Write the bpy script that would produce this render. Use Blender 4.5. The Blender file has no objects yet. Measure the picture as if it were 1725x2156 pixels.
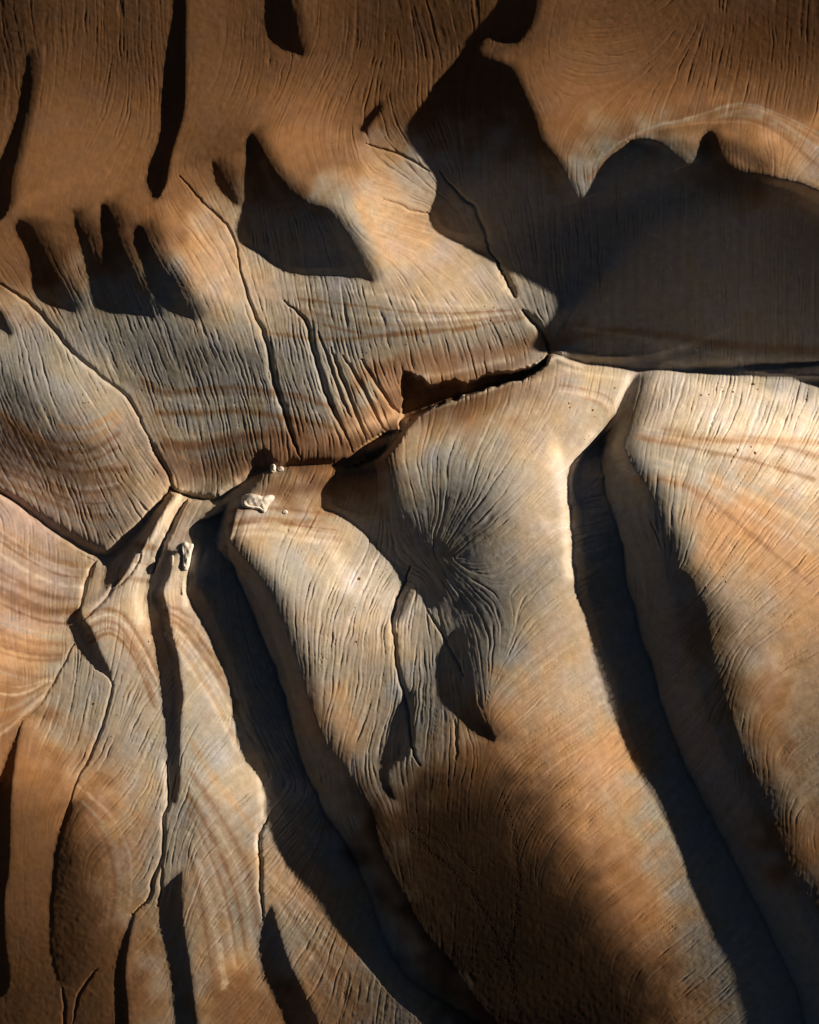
import bpy, math, time
import numpy as np

sc = bpy.context.scene
COL = sc.collection
M = 0.1                                              # metres per map unit

# ---------------------------------------------------------------- camera, sky, sun, exposure
cam = bpy.data.cameras.new("survey_camera")
cam_ob = bpy.data.objects.new("survey_camera", cam)
COL.objects.link(cam_ob)
cam_ob.location = (0, 0, 2500)
cam.sensor_fit = 'VERTICAL'
cam.sensor_height = 24
cam.lens = 24*2500/215.6
cam.clip_start = 10
cam.clip_end = 60000
sc.camera = cam_ob

SUN_BEARING, SUN_HEIGHT = 21.0, 17.0                 # degrees north of east, above the horizon
world = bpy.data.worlds.new("World")
sc.world = world
world.use_nodes = True
wn = world.node_tree
sky = wn.nodes.new('ShaderNodeTexSky')
sky.sky_type = 'NISHITA'
sky.sun_disc = False
sky.sun_elevation = math.radians(SUN_HEIGHT)
sky.sun_rotation = math.radians(90-SUN_BEARING)
sky.altitude = 1200
sky.dust_density = 3.0
bg = wn.nodes['Background']
wn.links.new(sky.outputs[0], bg.inputs[0])
bg.inputs[1].default_value = 0.010
sun = bpy.data.lights.new("sun", 'SUN')
sun.energy = 5.0
sun.angle = math.radians(0.5)
sun.color = (1.0, 0.85, 0.65)
sun_ob = bpy.data.objects.new("sun", sun)
COL.objects.link(sun_ob)
sun_ob.rotation_euler = (math.radians(90-SUN_HEIGHT), 0, math.radians(90+SUN_BEARING))
sun_ob.location = (300, 100, 200)
sc.view_settings.view_transform = 'Standard'
sc.view_settings.look = 'None'
sc.view_settings.exposure = 0.34
sc.view_settings.gamma = 1.0
sc.cycles.diffuse_bounces = 1
# ---------------------------------------------------------------- survey of the slopes
# A map sheet of 1725 x 2156 units (1 unit = 0.1 m), y running south.  Stations every 69 units.
# TONE: how strongly the slope faces the sun (0 = lies in a cast shadow, unknown there)
TONE = """
16 20 22 21 20 0 27 22 0 25 22 18 17 17 15 0 25 27 25 23 22 22 20 19 18
15 25 25 20 20 0 28 24 22 27 22 20 20 19 0 25 27 31 29 27 25 24 23 22 21
20 28 26 24 23 0 30 28 27 28 30 25 27 28 0 0 32 33 32 31 30 28 27 26 26
25 32 30 30 29 0 30 28 37 38 32 22 20 0 0 0 30 38 37 36 36 37 45 38 33
0 33 33 33 32 28 28 26 40 42 36 50 28 0 0 0 0 35 32 0 0 0 28 50 50
33 34 35 35 32 35 28 0 35 32 58 65 60 0 0 0 0 45 0 0 0 0 0 40 50
30 34 28 33 27 40 55 0 0 0 60 75 60 55 0 0 0 0 0 0 0 0 0 0 0
33 22 26 0 25 58 62 55 0 0 40 70 65 60 55 0 0 0 0 0 0 0 0 0 0
30 30 40 0 45 40 65 62 55 0 0 60 60 68 65 0 0 0 0 0 0 0 0 0 0
58 48 0 0 38 42 52 58 55 42 38 45 52 60 60 50 25 0 0 0 0 0 0 0 0
52 50 42 38 36 37 38 48 45 45 42 42 42 40 42 40 0 0 0 0 0 0 0 0 0
38 55 65 48 35 36 33 35 38 45 45 48 35 38 38 40 60 68 75 70 75 75 60 0 0
25 40 50 65 42 42 42 38 37 42 50 55 0 0 0 60 58 65 72 0 62 80 85 85 82
20 30 27 50 45 42 35 32 32 30 40 40 55 58 62 60 75 72 0 60 70 80 82 85 85
22 27 33 40 55 0 32 38 45 0 0 0 60 45 50 60 78 0 0 0 62 65 68 72 80
65 35 42 42 50 68 45 70 66 58 0 0 38 38 35 53 75 0 0 0 57 63 65 68 70
60 58 40 36 60 45 0 60 70 72 72 0 35 28 33 50 60 75 0 0 0 58 60 60 65
60 58 50 0 68 80 0 0 70 70 80 78 0 22 30 48 52 65 0 0 0 52 58 58 57
62 58 60 62 78 68 0 0 58 60 66 75 72 30 28 42 55 64 0 0 0 0 52 52 55
65 60 50 62 68 65 60 0 0 58 60 58 60 40 26 42 55 60 0 0 0 0 45 50 50
62 58 50 58 62 60 62 0 0 52 53 50 45 0 20 50 54 60 0 0 0 0 32 45 45
45 52 50 53 55 65 68 0 0 50 55 50 38 32 0 50 52 60 0 0 0 0 30 33 45
42 50 50 52 60 55 70 0 0 52 48 42 30 35 30 28 46 55 58 0 0 0 0 28 38
42 45 48 52 60 50 62 72 0 0 0 38 20 22 20 28 41 50 60 0 0 0 0 28 42
30 35 45 50 52 45 58 62 0 0 0 30 18 13 12 15 23 42 52 0 0 0 0 22 40
28 33 22 45 48 38 50 50 50 0 0 0 13 12 11 12 11 33 48 50 0 0 0 20 30
27 31 16 42 42 43 48 48 50 0 0 0 12 11 10 10 10 13 38 45 0 0 0 0 24
25 28 14 40 38 0 45 42 45 42 0 0 0 11 9 9 9 9 25 38 40 0 0 0 18
20 24 13 25 36 0 42 42 38 38 0 0 0 10 9 9 9 8 11 30 36 0 0 0 0
18 22 13 22 35 0 35 38 0 33 33 0 0 0 9 9 8 8 9 16 30 0 0 0 0
15 18 13 18 28 0 28 30 28 28 27 25 0 0 0 8 8 7 8 11 24 30 0 0 0
"""
# SOIL: which sediment lies at the surface there
SOIL = """
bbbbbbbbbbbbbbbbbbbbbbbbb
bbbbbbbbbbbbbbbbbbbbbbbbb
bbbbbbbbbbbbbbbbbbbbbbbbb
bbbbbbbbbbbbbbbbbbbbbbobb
bbbbbbbbbbboggggbbgggbboo
bbbbbbbbbbtotgggggggggbot
bbbbbbtggggtotgggggggggtt
bbbbbootgggtottgggggggggg
bbogtgottggttttgggggggggg
ttggggttttggttttggggggggg
ggggggggggggggggggggggggg
ggtggggggggorrrrtttwwwwgg
gggttggggggoobbtttgtwwwww
pgtttgggrrrotggttwtgtwwww
ppptttgtobbbggggtwwgggttw
pppttogtwotgggggtwgggooot
ppttwtgogttggggttwgggooot
ppttwwggggwwgggggtgggotoo
ppttwogggtgwwgggtttgggtto
oogtottggttttgggttgggbtto
otgttgtggggtggggottggggbt
btggtgtggoogggoottggggbbt
bottggwggtotggbooooogggbt
bbottggtwggggbbboooogggbt
bbbotgttggggbbbbboogggggt
bbbotgtgtggbbbbbbboogggbb
bbbotgototggbbbbbbboggggb
bbbogotgooogggbbbbbboggggb
bbbbogogggoggggbbbbboggggg
bbbbogobgoogggbbbbbboggggg
bbbbbgbbboottggbbbbbboggg
"""
# RILL: how deeply rainwash has cut the slope (0-9)
RILL = """
2233401202234552112333333
3133401333455311134443333
2123521344543221234444444
2113411123455421123332344
1112211112435421121111122
1111122111234322242221232
1111134222223222233333333
1121135433422113333333333
3243422444444323444444444
3443454466665434544444444
4566666688777766644444444
4535666799877765444456666
3443566688997444423557777
3444566678743445512246777
4445646644323566322257777
2556723245335776232266666
2246522355535766333246666
2213122256654465533235666
2224232246766666443254566
2234233236777675443253455
2255333225666455443245256
2356524323566644554334513
2356655323566533555344225
1245666534454434665345324
1244555534543325665344324
1134454534432112465434322
1113454444431111245534321
1103433444332111114543321
1101424434332211112553321
1101424433432211111354321
1101324433443211111144321
"""
# RUN: compass of the rills, tens of degrees from east, counter-clockwise
RUN = """
10 9 9 9 9 9 9 9 9 9 9 9 10 11 10 6 8 8 1 2 5 8 9 9 9
11 9 9 9 10 9 8 8 11 6 8 8 10 11 8 9 8 17 17 2 5 8 8 9 9
9 8 8 8 10 9 6 8 7 6 6 7 8 8 7 8 12 16 1 4 7 8 8 8 8
9 8 7 7 9 8 5 6 5 7 7 11 12 11 9 11 12 5 6 7 7 7 7 7 8
8 7 6 6 8 7 5 9 9 12 9 13 12 11 9 9 10 5 5 9 9 9 9 13 5
8 6 5 6 7 13 12 11 10 11 10 17 15 12 9 9 10 11 9 9 9 9 9 9 4
8 10 10 12 8 13 12 10 10 13 10 17 16 17 9 11 9 10 9 9 9 9 9 9 9
13 10 10 11 11 13 13 11 9 9 12 16 17 15 12 11 9 9 9 9 9 9 9 9 9
12 12 12 11 12 12 12 11 10 10 10 11 12 14 14 12 10 9 9 9 9 9 9 9 9
13 12 11 11 11 11 11 11 10 10 10 11 11 12 12 12 11 10 9 9 9 9 9 9 9
9 11 11 11 11 11 11 11 10 10 10 10 10 10 11 11 12 11 9 9 9 9 9 9 9
11 10 12 11 11 11 11 11 10 11 11 11 11 11 10 9 7 8 8 8 8 8 8 8 8
11 11 12 13 11 10 10 10 10 11 12 12 13 8 7 7 6 7 6 7 7 7 7 7 7
12 12 12 12 12 11 10 10 10 10 11 12 6 6 6 6 5 5 6 8 7 6 6 6 6
12 11 11 12 13 11 10 12 7 6 7 9 12 10 8 6 5 3 8 9 8 7 6 5 5
13 11 11 11 14 4 6 6 6 6 6 8 11 8 5 4 4 0 0 9 9 6 5 5 5
8 9 10 14 6 8 8 8 7 6 6 8 13 6 3 4 5 1 2 12 10 6 5 5 5
9 9 9 6 7 7 9 10 8 7 6 6 17 12 16 3 5 3 3 11 6 6 5 4 4
9 9 8 9 10 11 9 11 9 8 7 7 6 11 13 12 4 3 3 10 1 5 4 4 4
10 9 8 9 6 6 4 11 11 9 8 9 9 10 10 8 3 3 3 10 2 9 5 3 3
11 9 8 8 5 5 4 11 11 9 8 9 9 9 11 4 4 3 3 3 5 3 9 3 2
6 7 8 8 6 6 4 12 12 9 7 8 8 9 11 4 4 3 3 3 5 5 9 3 1
10 5 8 7 6 8 4 12 12 11 6 7 8 8 13 4 3 3 4 4 5 5 11 7 3
9 6 5 4 7 8 4 3 12 12 10 10 10 8 8 5 4 4 4 4 5 5 11 10 3
9 7 4 4 7 8 4 3 5 5 10 13 9 9 9 6 5 4 4 4 5 5 5 10 3
9 9 5 3 6 8 4 4 5 5 12 12 9 9 9 9 5 4 4 4 5 5 5 11 9
9 9 9 3 7 10 4 5 5 6 12 12 9 9 9 9 9 5 3 4 4 5 5 5 9
9 9 9 0 5 9 5 5 5 6 6 11 11 9 9 9 9 7 3 4 4 4 5 5 9
9 9 9 1 5 9 4 5 6 6 7 8 11 9 9 9 9 9 5 3 4 4 5 5 9
9 8 9 3 4 9 4 5 7 5 9 7 9 9 9 9 9 9 9 4 4 4 5 5 5
9 8 8 3 3 9 4 4 7 5 8 8 9 9 9 9 9 9 9 9 4 4 4 5 5
"""
# HOLLOWS: ground that falls away steeper than the low sun behind a crest; (crest roundness, outline)
HOLLOWS = [
(16,[57,100,62,125,66,170,60,216,47,270,36,331,24,367,22,430,10,463,-30,475,-30,400,-8,350,14,300,34,245,41,200,52,140]),
(6,[365,0,360,50,349,97,344,137,337,216,336,288,324,317,311,356,307,389,326,432,349,392,353,360,360,317,378,266,388,223,389,108,390,0,394,-160,374,-160]),
(15,[557,0,553,70,590,104,638,117,640,113,629,83,624,43,610,0,600,-160,566,-160]),
(20,[527,277,518,288,516,342,511,407,508,443,497,468,500,504,510,517,540,526,562,546,590,566,624,580,703,583,768,587,790,602,775,565,745,518,732,493,707,462,690,440,656,436,617,403,588,371,559,331,536,288]),
(22,[443,335,450,374,461,400,482,421,504,440,492,405,473,372,455,348]),
(24,[38,462,32,480,40,500,54,525,63,552,68,590,70,617,90,638,144,656,165,663,148,624,126,592,105,552,88,515,72,485,55,470]),
(26,[153,435,158,478,167,504,174,540,187,580,191,617,201,645,230,657,270,663,317,667,330,674,318,645,303,612,290,585,272,550,256,510,245,480,237,455,225,432,212,425,210,450,214,480,217,520,216,560,209,558,195,528,180,503,165,468]),
(28,[279,488,284,522,299,552,310,595,331,631,353,656,396,671,414,678,407,665,385,624,364,588,335,552,318,515,305,485,292,470]),
(10,[-60,620,0,655,12,680,28,708,20,705,0,692,-60,680]),
(12,[1056,0,1020,43,984,83,966,122,934,158,905,194,887,227,865,259,863,295,887,324,912,356,925,385,923,414,908,446,910,472,926,490,966,508,1020,529,1045,544,1067,565,1090,574,1115,584,1132,598,1160,610,1185,620,1212,640,1190,672,1170,700,1158,720,1154,735,1187,742,1226,752,1266,757,1306,755,1349,764,1392,765,1439,770,1493,778,1536,783,1608,790,1725,797,1800,797,1836,770,1850,700,1845,600,1815,500,1775,440,1725,410,1680,389,1640,382,1608,371,1572,367,1540,355,1520,335,1510,305,1500,280,1488,276,1474,290,1466,330,1452,350,1436,340,1412,318,1385,300,1345,291,1312,303,1290,322,1273,342,1248,392,1237,418,1212,418,1194,371,1162,324,1136,295,1126,248,1104,202,1078,144,1056,133,1031,126,1002,115,1009,90,1020,77,1042,79,1056,90,1088,95,1106,72,1124,32,1130,0,1140,-160,1100,-160]),
(3,[739,952,772,932,804,912,852,899,847,912,829,944,811,962,782,973,746,977]),
(20,[710,982,703,998,685,1024,682,1042,683,1056,678,1073,707,1078,746,1100,782,1136,811,1168,829,1186,847,1208,853,1229,840,1251,833,1273,829,1287,825,1310,832,1312,838,1290,850,1262,865,1224,876,1240,894,1265,899,1287,915,1280,932,1255,930,1229,916,1197,894,1179,876,1157,858,1132,836,1096,822,1057,820,1000,811,962,782,973,746,977]),
(26,[464,1052,457,1074,450,1089,421,1093,401,1105,410,1118,412,1147,400,1186,392,1215,394,1251,414,1287,436,1323,454,1366,472,1409,486,1445,493,1481,494,1521,504,1575,518,1604,547,1636,556,1669,560,1719,565,1748,592,1806,624,1856,678,1928,725,1986,775,2040,818,2094,851,2126,887,2151,960,2310,1200,2310,1031,2144,984,2083,948,2018,894,1964,865,1910,836,1856,808,1806,793,1759,786,1705,765,1672,745,1640,720,1600,696,1582,674,1539,656,1489,638,1438,628,1395,606,1341,588,1287,566,1244,552,1219,529,1193,504,1165,481,1139,482,1107,490,1078,504,1042,511,1038,533,998,515,1010,490,1030]),
(5,[392,1053,375,1075,368,1100,352,1135,338,1155,330,1180,320,1190,315,1215,313,1240,308,1255,313,1280,317,1316,320,1334,326,1359,331,1395,337,1431,340,1467,344,1503,349,1539,351,1590,352,1610,354,1650,358,1680,366,1698,374,1676,378,1640,377,1604,378,1540,380,1496,387,1467,378,1424,374,1377,364,1345,356,1305,351,1273,341,1247,352,1222,358,1205,362,1172,378,1160,350,1162,345,1145,362,1120,373,1092,382,1072,398,1052]),
(4,[358,1030,335,1060,310,1092,276,1130,247,1163,231,1175,225,1200,218,1225,219,1245,232,1240,252,1226,270,1197,281,1172,295,1150,310,1129,324,1107,342,1078,360,1046,372,1036]),
(5,[171,1273,158,1283,139,1305,155,1334,160,1355,180,1381,202,1406,225,1418,238,1428,226,1400,214,1378,203,1350,192,1320,180,1308,172,1292]),
(6,[47,1518,40,1550,33,1604,26,1650,22,1730,18,1840,6,1880,6,1960,10,2010,16,2060,14,2090,-10,2110,-90,2110,-90,1700,4,1640,12,1604,30,1560]),
(30,[149,1683,126,1748,117,1777,111,1827,104,1892,100,1964,104,2018,119,2065,128,2083,122,2065,107,2015,105,1964,111,1910,117,1850,123,1800,129,1765,146,1720,155,1690]),
(5,[280,1920,266,1953,252,1986,241,2025,236,2072,236,2119,240,2156,242,2310,272,2310,267,2156,266,2108,261,2072,261,2036,266,2000,274,1960,282,1930]),
(8,[383,1832,356,1856,338,1881,331,1910,331,1946,342,2000,349,2036,356,2079,364,2156,372,2310,425,2310,412,2156,404,2090,398,2036,391,1993,384,1946,380,1892,382,1842]),
(8,[570,1905,556,1930,546,1964,541,2000,551,2058,576,2108,598,2156,640,2310,740,2310,667,2156,635,2086,606,2029,588,1971,574,1921]),
(30,[1352,773,1334,800,1320,818,1309,847,1298,869,1270,905,1237,941,1212,966,1199,991,1197,1035,1203,1089,1207,1150,1211,1208,1214,1251,1230,1287,1241,1334,1255,1395,1273,1456,1295,1514,1320,1579,1334,1615,1370,1669,1403,1734,1435,1798,1453,1856,1478,1910,1507,1957,1532,2000,1558,2061,1576,2119,1581,2156,1600,2310,1840,2310,1780,2100,1725,1964,1702,1917,1680,1867,1658,1816,1637,1759,1622,1705,1601,1654,1576,1611,1558,1568,1543,1517,1525,1467,1511,1413,1496,1359,1493,1309,1482,1269,1464,1244,1450,1206,1428,1201,1421,1157,1403,1125,1383,1089,1378,1050,1370,1045,1356,1016,1334,988,1316,959,1313,923,1324,912,1332,887,1334,858,1338,818,1350,785]),
(22,[952,1323,941,1345,926,1366,919,1399,921,1442,926,1471,948,1496,966,1514,998,1546,1016,1552,1045,1566,1040,1546,1024,1521,1009,1503,998,1467,997,1431,984,1395,984,1359,976,1330]),
(8,[862,1452,836,1489,824,1521,815,1560,800,1590,795,1625,800,1655,815,1675,836,1690,822,1665,815,1640,822,1610,850,1597,868,1575,869,1530,870,1490,873,1455]),
(3,[842,895,845,870,846,840,845,800,848,782,868,788,888,794,900,812,926,809,948,798,984,809,1002,798,1034,784,1070,783,1100,780,1138,762,1154,744,1162,750,1148,774,1108,796,1056,809,1020,819,984,833,948,844,912,858,887,869,862,893]),
(3,[577,985,560,993,535,1001,528,985,531,955,545,946,562,945,571,953,575,970]),  # dip added to make the boulders' cast shadow
(10,[802,212,785,225,770,245,759,265,757,278,766,280,775,262,790,243,803,228]),
]
# RAVINES: (depth, half width, line) of the gullies and cracks
RAVINES = [
(10,5,[398,1046,380,1070,368,1098,352,1130,340,1155,332,1178,324,1205]),(6,3.5,[255,1218,240,1235,225,1258,206,1278,180,1303]),(5,3,[300,1170,282,1200,264,1222,240,1242]),
(17,11,[-60,1010,0,1037,40,1062,100,1110,150,1140,200,1165,228,1175,260,1150,300,1105,340,1055,358,1032]),
(24,11,[358,1028,380,1040,420,1052,465,1053,500,1030,535,1000,560,988,600,983,680,978,740,976,790,965,825,940,850,905,858,893]),
(12,9,[1156,742,1190,750,1240,764,1300,768,1350,775,1420,778,1500,775,1560,768,1640,766,1725,760,1900,750]),
(6,3.5,[925,360,960,400,980,420,1000,430,1010,460,1025,490,1030,525,1048,548]),
(13,5,[1048,548,1058,572,1070,595,1080,612,1085,624]),
(13,5.5,[1101,653,1115,668,1133,685,1150,715,1156,742]),
(7,4,[-60,560,0,600,40,622,75,650,110,690,150,740,185,770,220,800,265,830,290,870,300,900,315,925]),
(10,4,[315,925,320,940,330,960,345,985,358,1003,360,1030]),
(9,4.5,[500,540,520,620,545,680,562,720,570,760,575,800,590,840,605,890,620,940,640,978]),
(9,4,[599,635,631,660,649,685,653,714,671,775,685,833,707,876,728,912,743,952]),
(8,3.5,[696,732,714,782,736,836,754,883,772,926]),
(7,3.5,[721,750,754,797,775,840,800,894,815,912]),
(7,3.5,[760,756,785,795,804,826,826,858,851,876]),
(6,3,[670,700,692,760,705,800,722,845,740,880]),
(8,4,[865,1193,854,1229,836,1258,831,1287,824,1312,833,1359,833,1395,844,1438,858,1485,865,1539,869,1587,884,1612]),
(5,3,[901,1287,934,1341,962,1388,977,1424]),
(34,-85,[1265,940,1273,1000,1277,1040,1302,1107,1316,1179,1316,1229,1334,1269,1352,1352,1374,1399,1388,1467,1410,1532,1432,1587,1442,1615,1482,1690,1525,1770,1561,1842,1601,1921,1633,1993,1673,2072,1687,2126,1720,2260]),
(32,-80,[475,1110,475,1140,490,1190,515,1247,551,1337,583,1417,608,1496,635,1615,660,1658,678,1705,732,1784,775,1870,790,1928,804,1971,840,2040,862,2068,912,2097,955,2122,1002,2155,1080,2210]),
(8,3.5,[209,1175,194,1193,182,1222,176,1258,169,1283]),
(5,3,[158,1355,144,1381,119,1427,90,1478,65,1503,47,1517,36,1557]),
(5,3,[202,1406,227,1420,238,1438,234,1467,223,1510,212,1539,194,1587,184,1604,162,1640,151,1683,126,1748]),
(7,3.5,[351,1604,356,1658,355,1694,342,1726,346,1766,340,1820,319,1849,317,1885,306,1903,292,1912,277,1928]),
(4,3,[340,1820,340,1870,331,1910]),
(9,3.5,[565,1723,554,1741,544,1762,547,1798,549,1827,547,1874,551,1910,554,1939]),
(3,2.5,[128,2083,133,2108,133,2156,130,2220]),
(3,2.5,[202,2043,180,2069,162,2098,151,2156]),
(5,3,[378,371,407,403,428,428,454,454,479,475,500,520,505,560]),
(4,2.5,[770,300,800,312,840,322,880,345,905,360]),
(4,2.5,[805,420,840,430,870,446,905,448]),
(4,2.5,[957,1515,962,1560,960,1600]),
(4,2.5,[1390,1150,1370,1100,1350,1050,1320,985]),
]
# BEDS_AND_SHADING: outcrops of the tilted beds, plus some light and shade put into colour: (half width, soil, strength, line)
BEDS_AND_SHADING = [
(12,'w',.5,[503,1064,530,1074,565,1070,590,1078]),(8,'w',.4,[566,1000,585,1002,600,996]),(30,'r',.45,[350,960,450,990,560,950,700,940]),
(7,'b',.6,[330,868,420,872,500,862,600,880,700,900]),(5,'b',.5,[560,700,700,720,850,700,1000,690]),(24,'r',.5,[346,988,420,1004,500,988,560,962,640,955,740,958]),(30,'g',.5,[300,720,420,730,540,730,640,740]),
(22,'b',.35,[40,900,100,960,180,1010,250,1020]),(18,'g',.5,[20,700,60,760,120,810,170,840]),
(13,'b',.6,[562,262,575,285,588,318]),(8,'b',.4,[592,300,610,330]),
(11,'w',.8,[385,1035,368,1062,345,1100,325,1140,300,1180]),
(15,'w',.7,[292,1195,288,1240,298,1305]),
(8,'w',.85,[390,1150,385,1190,384,1235,392,1270]),
(13,'w',.85,[1175,950,1184,1000,1190,1060,1192,1130,1198,1210]),
(8,'w',.8,[1325,795,1312,825,1298,860]),
(5,'w',.7,[345,1605,349,1660,348,1705,338,1745]),  # sunlit crest line, its brightness put into the colour
(8,'w',.6,[545,1640,552,1690,552,1725]),  # bright lit crest painted on with pale colour
(5,'w',.6,[540,1740,538,1800]),
(14,'w',.5,[700,1160,740,1200,800,1260,830,1270]),
(9,'w',.55,[870,1235,890,1275]),
(5,'w',.7,[880,876,915,860,960,845,1050,812,1112,796]),  # pale canyon rim, its sunlit edge also painted in
(14,'r',.4,[1160,740,1190,700,1230,680]),  # dim flank under grazing sun, darkened by colour
(10,'w',.35,[1040,560,1060,600,1080,630]),
(10,'o',.5,[553,345,580,400,620,450]),

(6,'r',.55,[300,800,317,815,353,829,414,820,468,815,522,817,560,824,621,830,700,858]),
(4,'w',.3,[330,842,414,838,500,836,600,842]),
(11,'r',.85,[346,936,396,940,450,934,504,919,558,916,621,923,660,934,730,941,760,930]),
(4,'w',.3,[346,918,420,922,500,900]),
(20,'r',.6,[804,782,876,754,948,754,1020,746,1092,732,1146,712]),
(14,'r',.55,[745,815,775,782,830,765]),
(6,'w',.35,[860,792,930,790,1010,770,1080,755]),
(8,'r',.7,[0,876,54,908,108,941,162,980,216,991,266,988]),
(6,'w',.4,[130,965,180,990,240,975]),
(7,'o',.7,[126,898,173,905,216,887,245,869]),
(4,'w',.35,[150,915,200,910,240,890]),
(10,'r',.5,[0,1016,72,1038,144,1070,220,1090]),
(6,'o',.4,[100,1016,162,1040,252,1045]),
(8,'r',.5,[0,1121,72,1168,162,1193]),
(5,'w',.3,[0,1140,60,1180,150,1210]),
(6,'r',.45,[0,1215,54,1240,126,1258]),
(10,'r',.75,[0,1247,36,1269,90,1287,160,1287]),
(5,'w',.3,[0,1300,70,1330,150,1340]),
(10,'r',.45,[0,1345,65,1370,130,1380]),
(6,'r',.4,[0,1400,50,1420,110,1425]),
(5,'r',.6,[180,1301,202,1283,234,1280,266,1294,288,1330,317,1381,338,1427]),
(4,'r',.5,[191,1320,223,1304,252,1312,274,1344,306,1398,331,1441]),
(4,'w',.4,[200,1330,235,1318,262,1340,300,1410]),
(6,'r',.55,[356,1280,378,1280,407,1316,432,1359,470,1400]),
(4,'r',.35,[350,1310,380,1312,410,1360,450,1410,480,1450]),
(8,'r',.5,[292,1147,324,1154]),
(7,'r',.5,[482,1107,540,1089,621,1100,680,1095]),
(14,'r',.65,[560,1036,588,1034,678,1022,760,1000,810,975]),
(8,'o',.45,[180,1611,223,1665,280,1712,330,1740]),
(6,'o',.45,[200,1740,250,1760,290,1800,300,1850]),
(7,'o',.4,[400,1560,450,1640,500,1700,545,1760]),
(9,'o',.35,[560,1830,640,1900,720,1990,780,2070]),
(6,'g',.4,[420,1760,480,1850,500,1950,520,2050]),
(10,'r',.35,[1240,840,1270,850,1290,880,1270,930]),
(9,'r',.4,[1400,905,1500,930,1600,920,1725,960]),
(12,'o',.5,[1330,1010,1420,1010,1520,1060,1600,1130,1690,1200]),
(10,'g',.45,[1390,980,1500,985,1600,1030,1700,1090]),
(9,'o',.5,[1340,920,1450,930,1560,925,1725,930]),
(8,'r',.35,[1380,250,1450,240,1530,225,1600,215,1660,250,1725,290]),
(6,'w',.3,[1400,262,1500,255,1580,222,1650,260,1725,320]),
(10,'r',.4,[1190,716,1300,690,1420,705,1550,728,1725,735]),
(5,'w',.35,[1210,690,1330,705,1460,735,1560,755]),
(12,'o',.5,[735,360,750,400,760,450,790,500,830,550]),
]
# TRACKS: animal trails over the dark slope
TRACKS = [[840,1723,912,1800,959,1838,1020,1914,1049,1986,1070,2018,1085,2108,1100,2170],
[1056,1669,1085,1759,1092,1849,1085,1964,1067,1993,1050,2020],[850,1735,900,1760,950,1780,1000,1840]]
# FANS: thin laminae filling the ground between two guide outcrops: (count, half width, strength, line, line)
FANS = [
(13,4.5,.42,[-20,1075,60,1135,130,1175,195,1180],[-20,1380,50,1400,90,1402,125,1400]),
(8,4,.35,[0,1400,50,1420,90,1415,120,1410],[0,1560,20,1540,50,1510,90,1470]),
(10,4,.38,[0,860,100,930,200,920,250,870],[0,1030,80,1060,160,1115,250,1120]),
(6,4,.30,[300,790,420,820,560,815,700,850],[350,1000,420,1035,480,1005,540,950]),
(6,4,.45,[175,1290,234,1262,292,1310,345,1430],[200,1400,240,1370,280,1430,310,1530]),
(7,4,.42,[350,1270,400,1290,460,1370,500,1450],[350,1340,390,1400,450,1500,500,1600]),
(7,4,.40,[160,1640,240,1700,290,1800,280,1900],[190,1740,215,1800,220,1880,210,1950]),
(8,5,.38,[400,1620,470,1720,530,1830,545,1950],[395,1800,420,1900,430,2000,450,2120]),
(7,5,.35,[1340,885,1450,900,1580,895,1725,910],[1390,1010,1480,1040,1580,1130,1700,1230]),
(6,4,.35,[1240,340,1350,272,1480,240,1560,205,1640,235,1725,275],[1240,385,1320,288,1420,268,1500,265,1600,262,1725,380]),
(5,5,.35,[560,1830,660,1920,740,2020,800,2100],[580,1900,620,2000,680,2090,720,2150]),
(6,5,.32,[620,600,760,600,900,640,1060,640],[640,700,800,760,960,720,1120,680]),
(5,4,.35,[490,1075,560,1065,640,1075,700,1080],[490,1130,560,1125,640,1140,720,1150]),
(5,4,.35,[1180,770,1240,785,1300,790,1330,800],[1180,850,1230,850,1280,880,1260,920]),
(4,4,.3,[290,1150,325,1158],[265,1230,310,1240]),
]
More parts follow.
